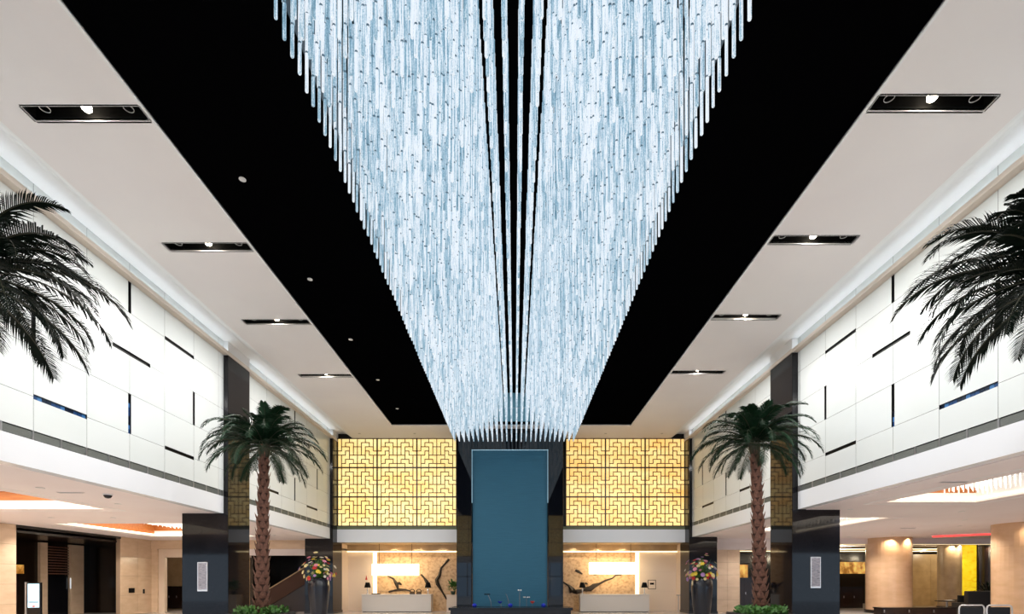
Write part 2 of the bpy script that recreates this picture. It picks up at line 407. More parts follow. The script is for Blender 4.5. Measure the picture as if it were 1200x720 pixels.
# ---- lattice: one module, copied over the far wall and the entrance wall
MW, MH = 2.34, (HC - (E + 3.32)) / 3
segs = []
def hs(r, a, b): segs.append((a, r, b, r)); segs.append((10 - b, r, 10 - a, r))
def vs_(c, a, b): segs.append((c, a, c, b)); segs.append((10 - c, a, 10 - c, b))
vs_(1, 0, 3); hs(3, 0, 1); hs(1, 2, 4); vs_(2, 1, 2); vs_(4, 1, 4); hs(2, 1, 3); vs_(3, 0, 1); vs_(3, 2, 4)
hs(3, 2, 3); vs_(2, 3, 4); hs(4, 0, 2); hs(4, 4, 5); hs(4, 3, 4); vs_(1, 4, 7); hs(6, 1, 2); hs(5, 2, 4); vs_(2, 5, 6)
vs_(4, 5, 6); vs_(3, 4, 5); hs(6, 3, 5); vs_(3, 6, 7); segs.append((5, 0, 5, 7)); hs(2, 4, 5)
def lattice_meshes(ny, pane):
    bars = MB(); b = .020
    for (a, r0, c, r1) in sorted(set(segs)):
        x0, x1 = a / 10 * MW, c / 10 * MW; z0, z1 = MH - r1 / 7 * MH, MH - r0 / 7 * MH
        bars.box(x0 - b, x1 + b, 0 if ny < 0 else -.05, .05 if ny < 0 else 0, z0 - b, z1 + b)
    fr = MB(); w = .036
    y0, y1 = (-.03, .08) if ny < 0 else (-.08, .03)
    fr.box(0, w, y0, y1, 0, MH); fr.box(MW - w, MW, y0, y1, 0, MH); fr.box(w, MW - w, y0, y1, 0, w); fr.box(w, MW - w, y0, y1, MH - w, MH)
    p = MB()
    p.box(w, MW - w, .05 if ny < 0 else -.10, .10 if ny < 0 else -.05, w, MH - w)
    return bars.mesh('lattice_bars', 'lattice_bar'), fr.mesh('lattice_frame', 'lattice_frame'), p.mesh('backlit_pane', pane)
def lattice(name, label, x0, y, ncol, ny, group=None, pane='onyx'):
    t = thing(name, label, 'lattice screen', (x0, y, E + 3.32), 0, group)
    bm_, fm_, pm_ = lattice_meshes(ny, pane)
    for i in range(ncol):
        for j in range(3):
            loc = (i * MW, 0, j * MH)
            p = link('backlit_pane', pm_, t, loc)
            link('lattice_frame', fm_, p); link('lattice_bars', bm_, p)
    return t
LX0 = -10.44; RXX0 = 2.92
lattice('lattice_screen', 'backlit yellow onyx lattice screen above the reception desk with two phones', LX0, D, 3, -1)
lattice('lattice_screen', 'backlit amber onyx lattice screen above the reception desk beside the framed notice', RXX0 + .1, D, 3, -1, pane='onyx_amber')
lattice('lattice_screen', 'backlit onyx lattice screen spanning the entrance wall over the glass doors', -10.5, YF, 9, 1)
# far wall: body behind the lattice, green trim and white fascia below it
wb = struct(MB().box(-12, 12, D + .12, D + .4, E + 2.36, HC + .3).build('wall_back', 'black_backing'))
MB().box(LX0, -3.32, D - .02, D + .12, E + 3.12, E + 3.30).build('green_trim', 'trim_green', wb)
MB().box(2.78, 10.05, D - .02, D + .12, E + 3.12, E + 3.30).build('green_trim', 'trim_green', wb)
MB().box(LX0, -3.32, D - .06, D + .12, E + 2.36, E + 3.12).build('fascia', 'fascia_white', wb)
MB().box(2.78, 10.05, D - .06, D + .12, E + 2.36, E + 3.12).build('fascia', 'fascia_white', wb)

# ---- entrance wall behind the viewer: lattice over glass doors, daylight beyond
wf = struct(MB().box(-11, 11, YF - .4, YF - .12, E + 2.52, HC + .3).build('wall_front', 'black_backing'))
MB().box(-10.5, 10.5, YF - .12, YF, E + 2.52, E + 3.3).build('fascia', 'fascia_white', wf)
gw = struct(MB().box(-10.5, 10.5, YF - .22, YF - .20, 0.05, E + 2.5).build('window_1', 'glass'))
for i in range(15):
    x = -10.5 + 1.5 * i
    MB().box(x - .05, x + .05, YF - .28, YF - .12, 0, E + 2.52).build('mullion', 'metal_grey', gw)
MB().box(-10.5, 10.5, YF - .28, YF - .12, E + .7, E + .8).build('transom', 'metal_grey', gw)

# ---- granite pillars
def pillar(x0, x1, y0, y1, top, label):
    t = thing('granite_pillar', label, 'pillar', ((x0 + x1) / 2, (y0 + y1) / 2, 0))
    w, d = (x1 - x0) / 2, (y1 - y0) / 2
    MB().box(-w, w, -d, d, .15, top - .21).build('shaft', 'granite', t, bevel=.012)
    MB().box(-w, w, -d, d, top - .21, top + .295).build('capital', 'cove_white', t)
    sx = -1 if x0 > 0 else 1
    MB().box(sx * w, sx * (w + .04), -d - .02, d + .02, top - .21, top - .085).build('cove_ledge', 'ledge_tan', t)
    MB().box(-w - .03, w + .03, -d - .03, d + .03, 0, .15).build('plinth', 'black_gloss', t)
    return t
PT = HC + .0
pL = pillar(-12.12, -10.44, 18.66, 20.18, HC, 'polished black granite pillar with notice beside the palm on the lift side')
pR = pillar(10.0, 11.72, 18.44, 20.02, HC, 'polished black granite pillar with notice beside the palm on the restaurant side')
pillar(-12.05, -10.44, 29.42, 30.98, HC, 'polished black granite corner pillar behind flower vase on the stair side')
pillar(10.03, 11.64, 29.42, 30.98, HC, 'polished black granite corner pillar behind flower vase on the restaurant side')

# ---- blue water wall between two granite posts
ww = thing('water_wall', 'tall slate blue water wall framed by black granite posts', 'water wall', (-.255, 28.3, 0))
MB().box(-2.915, -2.1, -.3, 1.8, 0, HC).build('granite_post', 'granite_polish', ww, bevel=.012)
MB().box(2.1, 2.915, -.3, 1.8, 0, HC).build('granite_post', 'granite_polish', ww, bevel=.012)
MB().box(-2.06, 2.06, -.10, .3, .3, E + 7.28).build('blue_panel', 'blue_tile', ww)
MB().box(-2.1, 2.1, -.02, .4, E + 7.28, HC).build('head_panel', 'granite_polish', ww)
MB().box(-2.1, -2.06, -.06, .0, E + 4.4, E + 7.34).box(2.06, 2.1, -.06, 0, E + 4.4, E + 7.34).build('edge_light', 'led_blue', ww)
MB().box(-2.06, 2.06, -.06, -.02, E + 7.29, E + 7.33).build('top_light', 'led_blue', ww)

# ================================================================== CHANDELIER
ROD = 0.25; ROD_X0 = -3.15; ROD_Y0 = 2.75; NX = 26; NYR = 98
ROD_Z = E + 7.43
make_rod_mat()
mat('rod_collar', (0.12, 0.20, 0.26), 0.3)
ch = thing('rod_chandelier', 'huge rectangular chandelier of glowing icy blue hanging rods', 'chandelier', ((RX0 + RX1) / 2, (RY0 + RY1) / 2, RZ))
cx, cy, cz = ch.location
RLEN = RZ - .06 - ROD_Z
def rod_mb(m, ox, oy, oz, seg, rnd):
    z = 0.0; first = True; r0 = .0255
    segl = [rnd.uniform(.45, .85), rnd.uniform(.5, .75), rnd.uniform(.5, .75)]; segl.append(RLEN - sum(segl))
    for i, sl in enumerate(segl):
        jx, jy = rnd.uniform(-.008, .008), rnd.uniform(-.008, .008)
        r = r0 + rnd.uniform(-.002, .003) + (.002 if i else 0)
        a = z
        if first:
            prof = [(.010, a), (.020, a + .006), (r, a + .025), (r, a + sl - .02)]; first = False
        else:
            prof = [(r, a + .012), (r, a + sl - .012)]
        n0 = len(m.v)
        for (rr, zz) in prof:
            for k in range(seg):
                t = 2 * math.pi * k / seg
                m.v.append((ox + jx + rr * math.cos(t), oy + jy + rr * math.sin(t), oz + zz))
        for q in range(len(prof) - 1):
            for k in range(seg):
                m.f.append((n0 + q * seg + k, n0 + q * seg + (k + 1) % seg, n0 + (q + 1) * seg + (k + 1) % seg, n0 + (q + 1) * seg + k)); m.m.append(0)
        m.f.append(tuple(n0 + k for k in range(seg))[::-1]); m.m.append(0)
        if i < 3:
            n0 = len(m.v)
            for zz in (a + sl - .022, a + sl + .014):
                for k in range(seg):
                    t = 2 * math.pi * k / seg
                    m.v.append((ox + jx + .023 * math.cos(t), oy + jy + .023 * math.sin(t), oz + zz))
            for k in range(seg):
                m.f.append((n0 + k, n0 + (k + 1) % seg, n0 + seg + (k + 1) % seg, n0 + seg + k)); m.m.append(1)
        z += sl
rnd = random.Random(3)
RODM = []
for i in range(6):
    m = MB(); rod_mb(m, 0, 0, 0, 8, rnd); RODM.append(m.mesh('light_rod', ['light_rod', 'rod_collar'], True))
single_rows = range(15, 26)          # the rows that show largest in the photograph
rest = MB()
for j in range(NYR):
    for i in range(NX):
        x = ROD_X0 + ROD * i - cx; y = ROD_Y0 + ROD * j - cy; z = ROD_Z - cz + rnd.uniform(-.012, .012)
        if j in single_rows:
            link('light_rod', RODM[rnd.randrange(6)], ch, (x, y, z))
        else:
            rod_mb(rest, x, y, z, 6, rnd)
o = rest.build('light_rods', ['light_rod', 'rod_collar'], ch, smooth=True); o['kind'] = 'stuff'
MB().box(RX0 - cx + .05, RX1 - cx - .05, RY0 - cy + .05, RY1 - cy - .1, -.07, -.005).build('mounting_plate', 'black_panel', ch)

# ================================================================== HALL CEILING LAMPS
ORD = ['first', 'second', 'third', 'fourth', 'fifth', 'sixth', 'seventh', 'eighth', 'ninth']
def slot_light(x0, x1, y, side, k):
    cxm = (x0 + x1) / 2
    t = thing('slot_light', '%s black slot light from the lattice wall in the white ceiling on the %s side' % (ORD[k], side), 'ceiling light',
              (cxm, y + SW / 2, HC), 0, 'black slot lights in the white ceiling')
    w, h, d = (x1 - x0) / 2, SW / 2, .28
    MB().box(-w - .03, -w, -h, h, .0, d).box(w, w + .03, -h, h, .0, d).box(-w, w, -h - .03, -h, 0, d).box(-w, w, h, h + .03, 0, d).box(-w - .03, w + .03, -h - .03, h + .03, d, d + .03).build('housing', 'black_matte', t)
    MB().box(-w, w, h - .012, h, 0, .018).box(-w, w, -h, -h + .008, 0, .008).box(-w, -w + .008, -h + .008, h - .012, 0, .008).box(w - .008, w, -h + .008, h - .012, 0, .008).build('trim_lip', 'ring_white', t)
    for q, dx in enumerate((-.76, 0, .76)):
        MB().lathe([(.078, .105), (.078, .092), (.085, .092), (.085, .105)], 20, (dx, 0, 0), cap=False).build('lamp_ring', 'ring_white', t)
        if q == 1:
            MB().lathe([(.025, .055), (.06, .07), (.075, .10), (.078, .14)], 20, (dx, 0, 0)).build('bulb', 'lamp_glow', t)
        else:
            MB().lathe([(.078, .22), (.078, .24)], 20, (dx, 0, 0)).build('bulb', 'black_matte', t)
    lamp('lamp_light', 'AREA', P_SLOT, (1.0, .955, .93), (0, 0, .012), t, shape='DISK', size=.15)
for k, y in enumerate(reversed(SLOT_L)): slot_light(-8.82, -6.70, y, 'lift', k)
for k, y in enumerate(reversed(SLOT_R)): slot_light(6.36, 8.46, y, 'restaurant', k)
# small downlights in the black field
def downlight(name, label, loc, r, glow, group, power=0, col=(1, .93, .85), blend=None):
    t = thing(name, label, 'downlight', loc, 0, group)
    MB().lathe([(r, -.012), (r * 1.3, -.012), (r * 1.3, .0), (r, .0)], 16).build('trim_ring', 'ring_white', t)
    MB().lathe([(r, -.006), (r, .0)], 16).build('lens', glow, t)
    if power:
        lamp('lamp_light', 'SPOT', power, col, (0, 0, -.03), t, spot_size=R(140), spot_blend=.6, shadow_soft_size=.05)
for k in range(9):
    d = 25.1 - 3.57 * k
    downlight('spot_downlight', '%s small round downlight from the lattice wall in black ceiling, lift side' % ORD[k], (-5.75, d, HC + .03), .055, 'downlight_cool', 'small downlights in the black ceiling', 220)
# two tiny dark spots in the strip before the lattice, each side
for nm, xx in (('left lattice panel by the stair', -8.85), ('middle column of the stair-side lattice', -5.7), ('middle column of restaurant-side lattice', 5.2), ('outer column of restaurant-side lattice', 8.4)):
    o = MB().lathe([(.05, -.012), (.075, -.012), (.075, 0), (.05, 0)], 14).build('spot_downlight', 'metal_grey', None, (xx, 29.2, HC))
    tag(o, 'small dark ceiling spot above the ' + nm, 'downlight', 'dark spots before the lattice')

# ================================================================== LOWER LEVEL SHELL
ZS = E + 2.52
def soffit(x0, x1, y0, y1, z, holes, name='ceiling'):
    m = MB(); xs = sorted({x0, x1, *[h[k] for h in holes for k in (0, 1)]}); ys = sorted({y0, y1, *[h[k] for h in holes for k in (2, 3)]})
    for a, b in zip(xs, xs[1:]):
        for c, d in zip(ys, ys[1:]):
            if not any(h[0] < (a + b) / 2 < h[1] and h[2] < (c + d) / 2 < h[3] for h in holes):
                m.box(a, b, c, d, z, z + .08)
    return struct(m.build(name, 'soffit'))
TL = [(-19.7, -14.1, 10.6, 17.6), (-19.7, -14.1, 21.9, 28.0)]
TRr = [(12.1, 15.05, 9.6, 16.7), (12.1, 15.15, 20.7, 26.2)]
sL = soffit(-34, XL - .3, YF, 30.6, ZS, TL)
sR = soffit(XR + .3, 42, YF, 46, ZS + .1, TRr)
def tray(par, h, z, wood_side):
    x0, x1, y0, y1 = h; up = .62; m = MB()
    w = MB()
    (w if wood_side < 0 else m).box(x0 - .05, x0, y0 - .05, y1 + .05, z + .06, z + up)
    (w if wood_side > 0 else m).box(x1, x1 + .05, y0 - .05, y1 + .05, z + .06, z + up)
    m.box(x0, x1, y0 - .05, y0, z + .06, z + up); w.box(x0, x1, y1, y1 + .05, z + .30, z + up); m.box(x0, x1, y1, y1 + .05, z + .06, z + .30)
    m.box(x0 - .05, x1 + .05, y0 - .05, y1 + .05, z + up, z + up + .05)
    m.build('tray_side', 'cove_white', par); w.build('tray_side', 'wood_orange', par)
    MB().box(x0 + .3, x1 - .3, y0 + .3, y1 - .3, z + up - .03, z + up).build('light_panel', 'tray_glow', par)
    MB().box(x0 + .02, x1 - .02, y1 - .06, y1 - .01, z + .07, z + .12).box(x0 + .01, x0 + .05, y0, y1 - .06, z + .07, z + .12).box(x1 - .05, x1 - .01, y0, y1 - .06, z + .07, z + .12).build('led_strip', 'tray_glow', par)
    MB().box(x0 - .45, x1 + .45, y1 + .38, y1 + .43, z - .006, z).box(x0 - .45, x0 - .40, y0 - .4, y1 + .38, z - .006, z).box(x1 + .40, x1 + .45, y0 - .4, y1 + .38, z - .006, z).build('ceiling_reveal', 'cove_white', par)
for h in TL: tray(sL, h, ZS, -1)
for h in TRr: tray(sR, h, ZS + .1, -1)
def crystal(x0, x1, y0, y1, z, label):
    t = thing('crystal_chandelier', label, 'chandelier', ((x0 + x1) / 2, (y0 + y1) / 2, z), 0)
    w, d = (x1 - x0) / 2, (y1 - y0) / 2
    MB().box(-w, w, -d, d, -.04, 0).build('plate', 'metal_white', t)
    nx, ny = max(3, int(2 * w / .15)), max(3, int(2 * d / .30)); rods = MB()
    for i in range(nx):
        for j in range(ny):
            L = .30 + .10 * random.random()
            x, y = -w + 2 * w * (i + .5) / nx, -d + 2 * d * (j + .5) / ny
            rods.tube([(x, y, -.04), (x, y, -L - .02), (x, y, -L - .05)], [.014, .014, .006], 5)
    o = rods.build('crystal_rods', 'crystal', t); o['kind'] = 'stuff'
crystal(13.4, 14.9, 10.5, 16.2, ZS + .1 + .6, 'glowing crystal rod chandelier in ceiling tray before the restaurant armchairs')
crystal(-17.2, -14.5, 22.6, 27.2, ZS + .6, 'glowing crystal rod chandelier in ceiling tray before the lift lobby')
crystal(12.6, 14.8, 21.3, 25.6, ZS + .1 + .6, 'glowing crystal rod chandelier in ceiling tray behind the granite pillar')

# soffit fittings
def dl(x, y, z, label, p=0, r=.075): downlight('downlight', label, (x, y, z), r, 'downlight_glow', 'round downlights under the gallery', p)
dleft = [(-12.6, 13.6), (-12.7, 16.4), (-12.6, 20.6), (-12.8, 24.2), (-20.4, 19.3), (-20.6, 22.9), (-18.0, 19.9), (-15.6, 19.9), (-20.7, 26.4), (-12.8, 27.2), (-12.7, 6), (-20.4, 12)]
lw = ['nearest the fascia vent', 'by the dome camera', 'before the granite pillar', 'behind the granite pillar', 'before the beige stone wall', 'before the lift portal',
      'between the two ceiling trays, outer', 'between the two ceiling trays, inner', 'over the lift portal end', 'by the stair', 'over the entrance side', 'over the entrance stone wall']
for (x, y), w_ in zip(dleft, lw): dl(x, y, ZS, 'round downlight under the lift-side gallery ' + w_, 420 if x < -18 else 240)
dright = [(12.0, 18.3), (16.5, 18.9), (18.9, 21.5), (20.6, 23.7), (17.7, 25.8), (20.4, 27.6), (19.2, 29.4), (13.6, 28.6), (24.6, 24.4), (16.6, 12), (11.3, 8)]
rw = ['nearest the granite pillar', 'between the two ceiling trays', 'before the round columns', 'beside the near round column', 'behind the tray light', 'by the red light strip',
      'before the second round column', 'by the beige stone end wall', 'over the black booth', 'over the armchairs', 'by the entrance fascia']
for (x, y), w_ in zip(dright, rw): dl(x, y, ZS + .1, 'round downlight under the restaurant gallery ' + w_, 330)
o = MB().lathe([(.03, -.12), (.07, -.105), (.10, -.06), (.105, -.03)], 18).build('dome', 'black_gloss')
o.name = 'dome'; t = thing('dome_camera', 'black dome security camera under the lift-side gallery', 'camera', (-11.6, 14.6, ZS))
o.parent = t; MB().lathe([(.12, -.035), (.12, 0)], 18).build('collar', 'white_paint', t)
for x, y, z, w_ in ((-12.4, 14.3, ZS, 'beside the dome camera'), (13.3, 14.2, ZS + .1, 'before crystal tray'), (18.9, 24.6, ZS + .1, 'near round columns')):
    if w_ == 'before crystal tray': x, y = 11.4, 13.3
    m = MB().box(-.35, .35, -.07, .07, -.012, 0)
    for k in range(4): m.box(-.33, .33, -.05 + k * .03, -.04 + k * .03, -.02, -.012, 1)
    tag(m.build('air_vent', ['soffit', 'metal_grey'], None, (x, y, z)), 'narrow linear air vent in gallery soffit ' + w_, 'vent')

# ---------------- lift-side lower walls
XE = -21.7
def stone_wall_x(name, x, nx, y0, y1, z0, z1, du, dv, m='stone_beige'):
    b = struct(MB().box(x - nx * .25, x - nx * .03, y0, y1, z0, z1).build(name, 'stone_backing'))
    nu, nv = max(1, round((y1 - y0) / du)), max(1, round((z1 - z0) / dv)); g = .006
    su, sv = (y1 - y0) / nu, (z1 - z0) / nv
    me = MB().box(-.03, 0, g, su - g, g, sv - g).mesh('stone_tile', m) if nx > 0 else MB().box(0, .03, g, su - g, g, sv - g).mesh('stone_tile', m)
    for i in range(nu):
        for j in range(nv): link('stone_tile', me, b, (x, y0 + i * su, z0 + j * sv))
    return b
def stone_wall_y(name, y, x0, x1, z0, z1, du, dv, m='stone_beige'):
    b = struct(MB().box(x0, x1, y + .03, y + .25, z0, z1).build(name, 'stone_backing'))
    nu, nv = max(1, round((x1 - x0) / du)), max(1, round((z1 - z0) / dv)); g = .006
    su, sv = (x1 - x0) / nu, (z1 - z0) / nv
    me = MB().box(g, su - g, 0, .03, g, sv - g).mesh('stone_tile', m)
    for i in range(nu):
        for j in range(nv): link('stone_tile', me, b, (x0 + i * su, y, z0 + j * sv))
    return b
stone_wall_x('wall_left_lower', XE, 1, 12.0, 22.3, 0, ZS, 1.5, .9)
stone_wall_x('wall_left_lower', XE, 1, 28.2, 30.75, 0, ZS, 1.3, 1.1)
# portal: dark lining, recess with pilasters and lift doors
pw = struct(MB().box(-25.4, -25.15, 22.0, 33.5, 0, ZS).box(-25.2, XE - .26, 22.0, 22.28, 0, ZS).box(-25.2, XE - .26, 30.3, 30.5, 0, ZS)
            .box(XE - .2, XE + .02, 22.3, 28.2, E + 2.40, ZS).box(-25.2, XE - .2, 22.3, 30.3, E + 2.2, E + 2.3).build('wall_left_lower', 'dark_brown'))
MB().box(-25.15, -25.0, 27.0, 27.42, 0, E + 2.12).build('pilaster', 'stone_beige', pw)
MB().box(-25.15, -25.0, 28.82, 29.72, 0, E + 2.12).build('pilaster', 'stone_beige', pw)
MB().box(-25.15, -25.1, 22.4, 26.2, E + .45, E + .9).build('reflection_band', 'gold_glow', pw)  # gold reflection on the dark wall, painted as a glowing band
door = struct(MB().box(-25.14, -25.08, 27.5, 28.76, 0, E + .35).build('door_1', 'black_gloss'))
for k in range(11):
    z = E + .45 + k * .145
    MB().box(-25.14, -25.03, 27.5, 28.76, z, z + .06).build('louvre_slat', 'leaf_base', door)
MB().box(-25.0, -24.97, 28.79, 28.83, E - .35, E + .25).build('indicator', 'screen_white', door)
# facing wall with beam, opening and stair
fw = struct(MB().box(XE, -21.35, 30.6, 30.9, 0, E + 2.0).box(XE, -12.0, 30.55, 30.9, E + 2.0, ZS).build('wall_back_lower', 'stone_beige'))
MB().box(-21.35, -21.0, 30.72, 30.95, 0, E + 2.0).build('door_jamb', 'panel_cream', fw)
MB().box(-21.0, -15.9, 30.75, 30.95, E + 1.5, E + 2.0).build('door_header', 'panel_cream', fw)
MB().box(-15.9, -12.0, 30.6, 30.95, E + 1.62, E + 2.0).build('door_header', 'soffit', fw)
struct(MB().box(-34, -12, 36, 36.2, 0, E + 2.2).box(-26.2, -26, 30.9, 36, 0, E + 2.2).build('wall_back_lower', 'stone_tan'))
struct(MB().box(-26, -10.5, 30.95, 36, E + 2.0, E + 2.08).build('ceiling', 'soffit'))
struct(MB().box(-16.0, -15.8, 30.95, 36, 0, E + 2.0).box(-15.8, -10.6, 34.6, 34.8, 0, E + 2.0).build('wall_back_lower', 'dark_brown'))
lamp('room_lamp', 'POINT', 110, (1, .85, .6), (-18.5, 33, E + 1.7), None, shadow_soft_size=.2)
# stair rising behind the vase
st = thing('staircase', 'dark brown staircase rising behind the flower vase on the lift side', 'staircase', (-15.6, 31.3, 0))
m = MB(); n = 16
for k in range(n):
    MB().box(.28 * k, .28 * k + .28, .05, 1.5, 0, .17 * (k + 1)).build('step', 'dark_wood', st)
m = MB(); pts = [(0, 0), (.28 * n, .17 * n), (.28 * n, .17 * n + 1.0), (0, 1.0)]
m.face([(x, -.04, z) for x, z in pts]); m.face([(x, .02, z) for x, z in reversed(pts)])
for (a, b) in zip(pts, pts[1:] + pts[:1]): m.face([(a[0], -.04, a[1]), (a[0], .02, a[1]), (b[0], .02, b[1]), (b[0], -.04, b[1])])
m.build('balustrade', 'trunk_core', st)
MB().tube([(0, -.01, 1.04), (.28 * n, -.01, .17 * n + 1.04)], .035, 8).build('handrail', 'stone_tan', st)
# wall plates on the stone
for y, w, z, lab in ((29.0, .42, E - .45, 'black rectangular plate on beige stone wall by the doorway'), (29.95, .12, E - .52, 'small black switch on beige stone wall by the doorway')):
    m = MB().box(0, .03, -w / 2, w / 2, -.13, .13).box(.03, .036, -w / 2 + .03, w / 2 - .03, -.1, .1, 1)
    tag(m.build('wall_plate', ['black_gloss', 'black_matte'], None, (XE, y, z)), lab, 'wall plate')
# digital kiosk
k = thing('display_kiosk', 'grey and black free standing display kiosk with lit screen before lift portal', 'kiosk', (-18.75, 20.0, 0), R(8))
MB().box(-.30, .30, -.20, .20, 0, .04).build('base', 'metal_grey', k)
MB().box(-.24, .24, -.05, .05, .04, 1.80).build('body', 'black_gloss', k, bevel=.01)
MB().box(-.30, -.24, -.06, .06, .04, 1.81).build('side_rail', 'metal_grey', k)
scn = MB().box(-.20, .20, -.056, -.05, .82, 1.75).build('screen', 'screen_sky', k)
m = MB()
for xx, zz, r_ in ((-.08, .93, .11), (.07, .92, .10)):
    m.face([(xx + r_ * math.cos(a * math.pi / 8), -.058, zz + .55 * r_ * math.sin(a * math.pi / 8)) for a in range(16)])
m.build('printed_bowl', 'screen_white', scn)
MB().box(-.03, .05, -.060, -.058, .84, .90).build('printed_dot', 'screen_red', scn)
MB().box(-.17, .17, -.058, -.056, 1.02, 1.05).build('printed_line', 'screen_dark', scn)

# ---------------- notices on the pillars
def notice(x, y, z, w, h, label):
    t = thing('notice_plaque', label, 'sign', (x, y, z))
    MB().box(-w / 2, w / 2, -.03, 0, 0, h).build('frame', 'metal_white', t)
    MB().box(-w / 2 + .025, w / 2 - .025, -.034, -.03, .06, h - .03).build('printed_sheet', 'paper', t)
notice(-11.36, 18.655, E - .32, .36, 1.06, 'tall narrow grey notice on the granite pillar by the lift side')
notice(10.83, 18.435, E - .20, .36, 1.12, 'tall narrow silver notice on the granite pillar by the restaurant side')

# ---------------- reception at the far end
YM = 32.4
rw_ = struct(MB().box(-12, 12, YM + .05, YM + .3, 0, E + 2.4).build('wall_back_lower', 'stone_backing'))
struct(MB().box(-12.0, 11.8, D + .4, YM + .05, E + 2.36, E + 2.44).build('ceiling', 'stone_tan'))
for x0, x1 in ((-10.5, -3.4), (3.0, 10.2)):
    MB().box(x0, x1, YM - .25, YM + .05, E + 1.98, E + 2.36).build('cornice', 'stone_tan', rw_)
    MB().box(x0, x1, YM - .28, YM - .20, E + 1.90, E + 1.97).build('led_strip', 'led_warm', rw_)
def mural(x0, x1, n):
    w = (x1 - x0) / n
    me = MB().box(.004, w - .004, -.03, .04, .004, 1.23 - .004).mesh('mural_tile', 'mural_stone')
    for i in range(n):
        for j in range(3): link('mural_tile', me, rw_, (x0 + i * w, YM, .0 + j * 1.23))
mural(-8.70, -3.4, 4); mural(3.0, 7.64, 4)
def px(x, y, d): return ((x - 603) * d / 600, E + (683 - y) * d / 600)
MB().box(-8.93, -8.71, YM - .06, YM + .05, 0, E + 1.9).build('led_column', 'led_warm', rw_)
MB().box(7.64, 7.86, YM - .06, YM + .05, 0, E + 1.9).build('led_column', 'led_warm', rw_)
for x0, x1 in ((-10.5, -8.94), (7.87, 10.2)):
    for j in range(3): MB().box(x0, x1 - .004, YM - .10, YM + .05, j * 1.233, j * 1.233 + 1.228).build('cream_panel', 'panel_cream', rw_)
struct(MB().box(-10.8, -10.5, 31.0, YM + .05, 0, E + 2.36).box(10.2, 10.5, 31.0, YM + .05, 0, E + 2.36).build('wall_side_lower', 'panel_cream'))
def branch(ptsz, ox, oy, rad, rw_=rw_):
    pts = [px(ox + a / 8, oy + b / 8, YM - .03) for a, b in ptsz]
    m = MB(); m.tube([(x, YM - .045, z) for x, z in pts], [r / 8 * YM / 600 for r in rad], 6)
    m.build('branch_relief', 'branch', rw_)
O1 = (390, 630)
branch([(1088, 205), (1050, 250), (1015, 290), (1000, 360), (975, 400), (985, 440), (1020, 500), (1070, 585)], *O1, [12, 8, 10, 16, 20, 20, 10, 7])
branch([(515, 362), (570, 390), (595, 430), (608, 470), (615, 500)], *O1, [7, 10, 18, 12, 10])
branch([(525, 512), (570, 500), (620, 490), (680, 492), (725, 502)], *O1, [9, 8, 12, 8, 5])
branch([(595, 435), (625, 430), (645, 445)], *O1, [12, 14, 5])
branch([(828, 350), (855, 380), (880, 415), (900, 455)], *O1, [10, 9, 18, 14])
O2 = (655, 630)
branch([(40, 420), (95, 455), (120, 500), (165, 512), (225, 500)], *O2, [8, 12, 36, 22, 14])
branch([(225, 490), (295, 482), (330, 455), (380, 435), (430, 408), (500, 385), (530, 358), (590, 350)], *O2, [16, 26, 22, 10, 9, 6, 6, 5])
branch([(155, 308), (175, 318), (220, 345)], *O2, [10, 14, 6]); branch([(245, 430), (270, 440)], *O2, [10, 5]); branch([(325, 352), (355, 350)], *O2, [6, 4])
for k_, xx in enumerate((-7.5, -6.0, -4.5, 3.7, 5.2, 6.7)):
    downlight('wall_washer', 'small warm downlight grazing the stone mural, %s from the stair side' % ORD[k_], (xx, YM - .62, E + 2.36), .06, 'downlight_glow', 'downlights over the mural', 60, (1, .84, .62))
def desk(x0, x1, label):
    t = thing('reception_desk', label, 'desk', ((x0 + x1) / 2, 31.0, 0)); w = (x1 - x0) / 2
    MB().box(-w, w, 0, .08, .03, 1.02).box(-w, -w + .08, .08, .8, .03, 1.02).box(w - .08, w, .08, .8, .03, 1.02).build('body', 'desk_white', t)
    MB().box(-w - .03, w + .03, -.04, .85, 1.02, 1.08).build('top', 'desk_white', t, bevel=.01)
    MB().box(-w + .05, w - .05, .03, .8, 0, .03).build('plinth', 'black_matte', t)
desk(-9.25, -5.06, 'long white reception desk beside the cream panel on the stair side')
desk(3.98, 8.16, 'long white reception desk below the framed notice')
def pendant(x0, x1, z0, z1, label):
    t = thing('pendant_lamp', label, 'lamp', ((x0 + x1) / 2, 31.3, z0)); w = (x1 - x0) / 2; h = z1 - z0
    m = MB(); n = 28; ring = []
    d = .32
    for zz in (0, h):
        for k in range(n):
            a = 2 * math.pi * k / n; c, s_ = math.cos(a), math.sin(a)
            m.v.append((w * math.copysign(abs(c) ** .35, c), d * math.copysign(abs(s_) ** .7, s_), zz))
    for k in range(n): m.f.append((k, (k + 1) % n, n + (k + 1) % n, n + k)); m.m.append(0)
    m.f.append(tuple(range(n))[::-1]); m.m.append(0); m.f.append(tuple(range(n, 2 * n))); m.m.append(1)
    m.build('shade', ['shade_glow', 'shade_top'], t)
    for s_ in (-1, 1): MB().tube([(s_ * w * .7, 0, h), (s_ * w * .7, 0, E + 2.36 - z0)], .012, 6).build('cable', 'black_matte', t)
pendant(-8.7, -5.85, E + .43, E + 1.12, 'long glowing pendant lamp over the stair-side reception desk')
pendant(4.55, 7.55, E + .52, E + 1.22, 'long glowing pendant lamp over the restaurant-side reception desk')
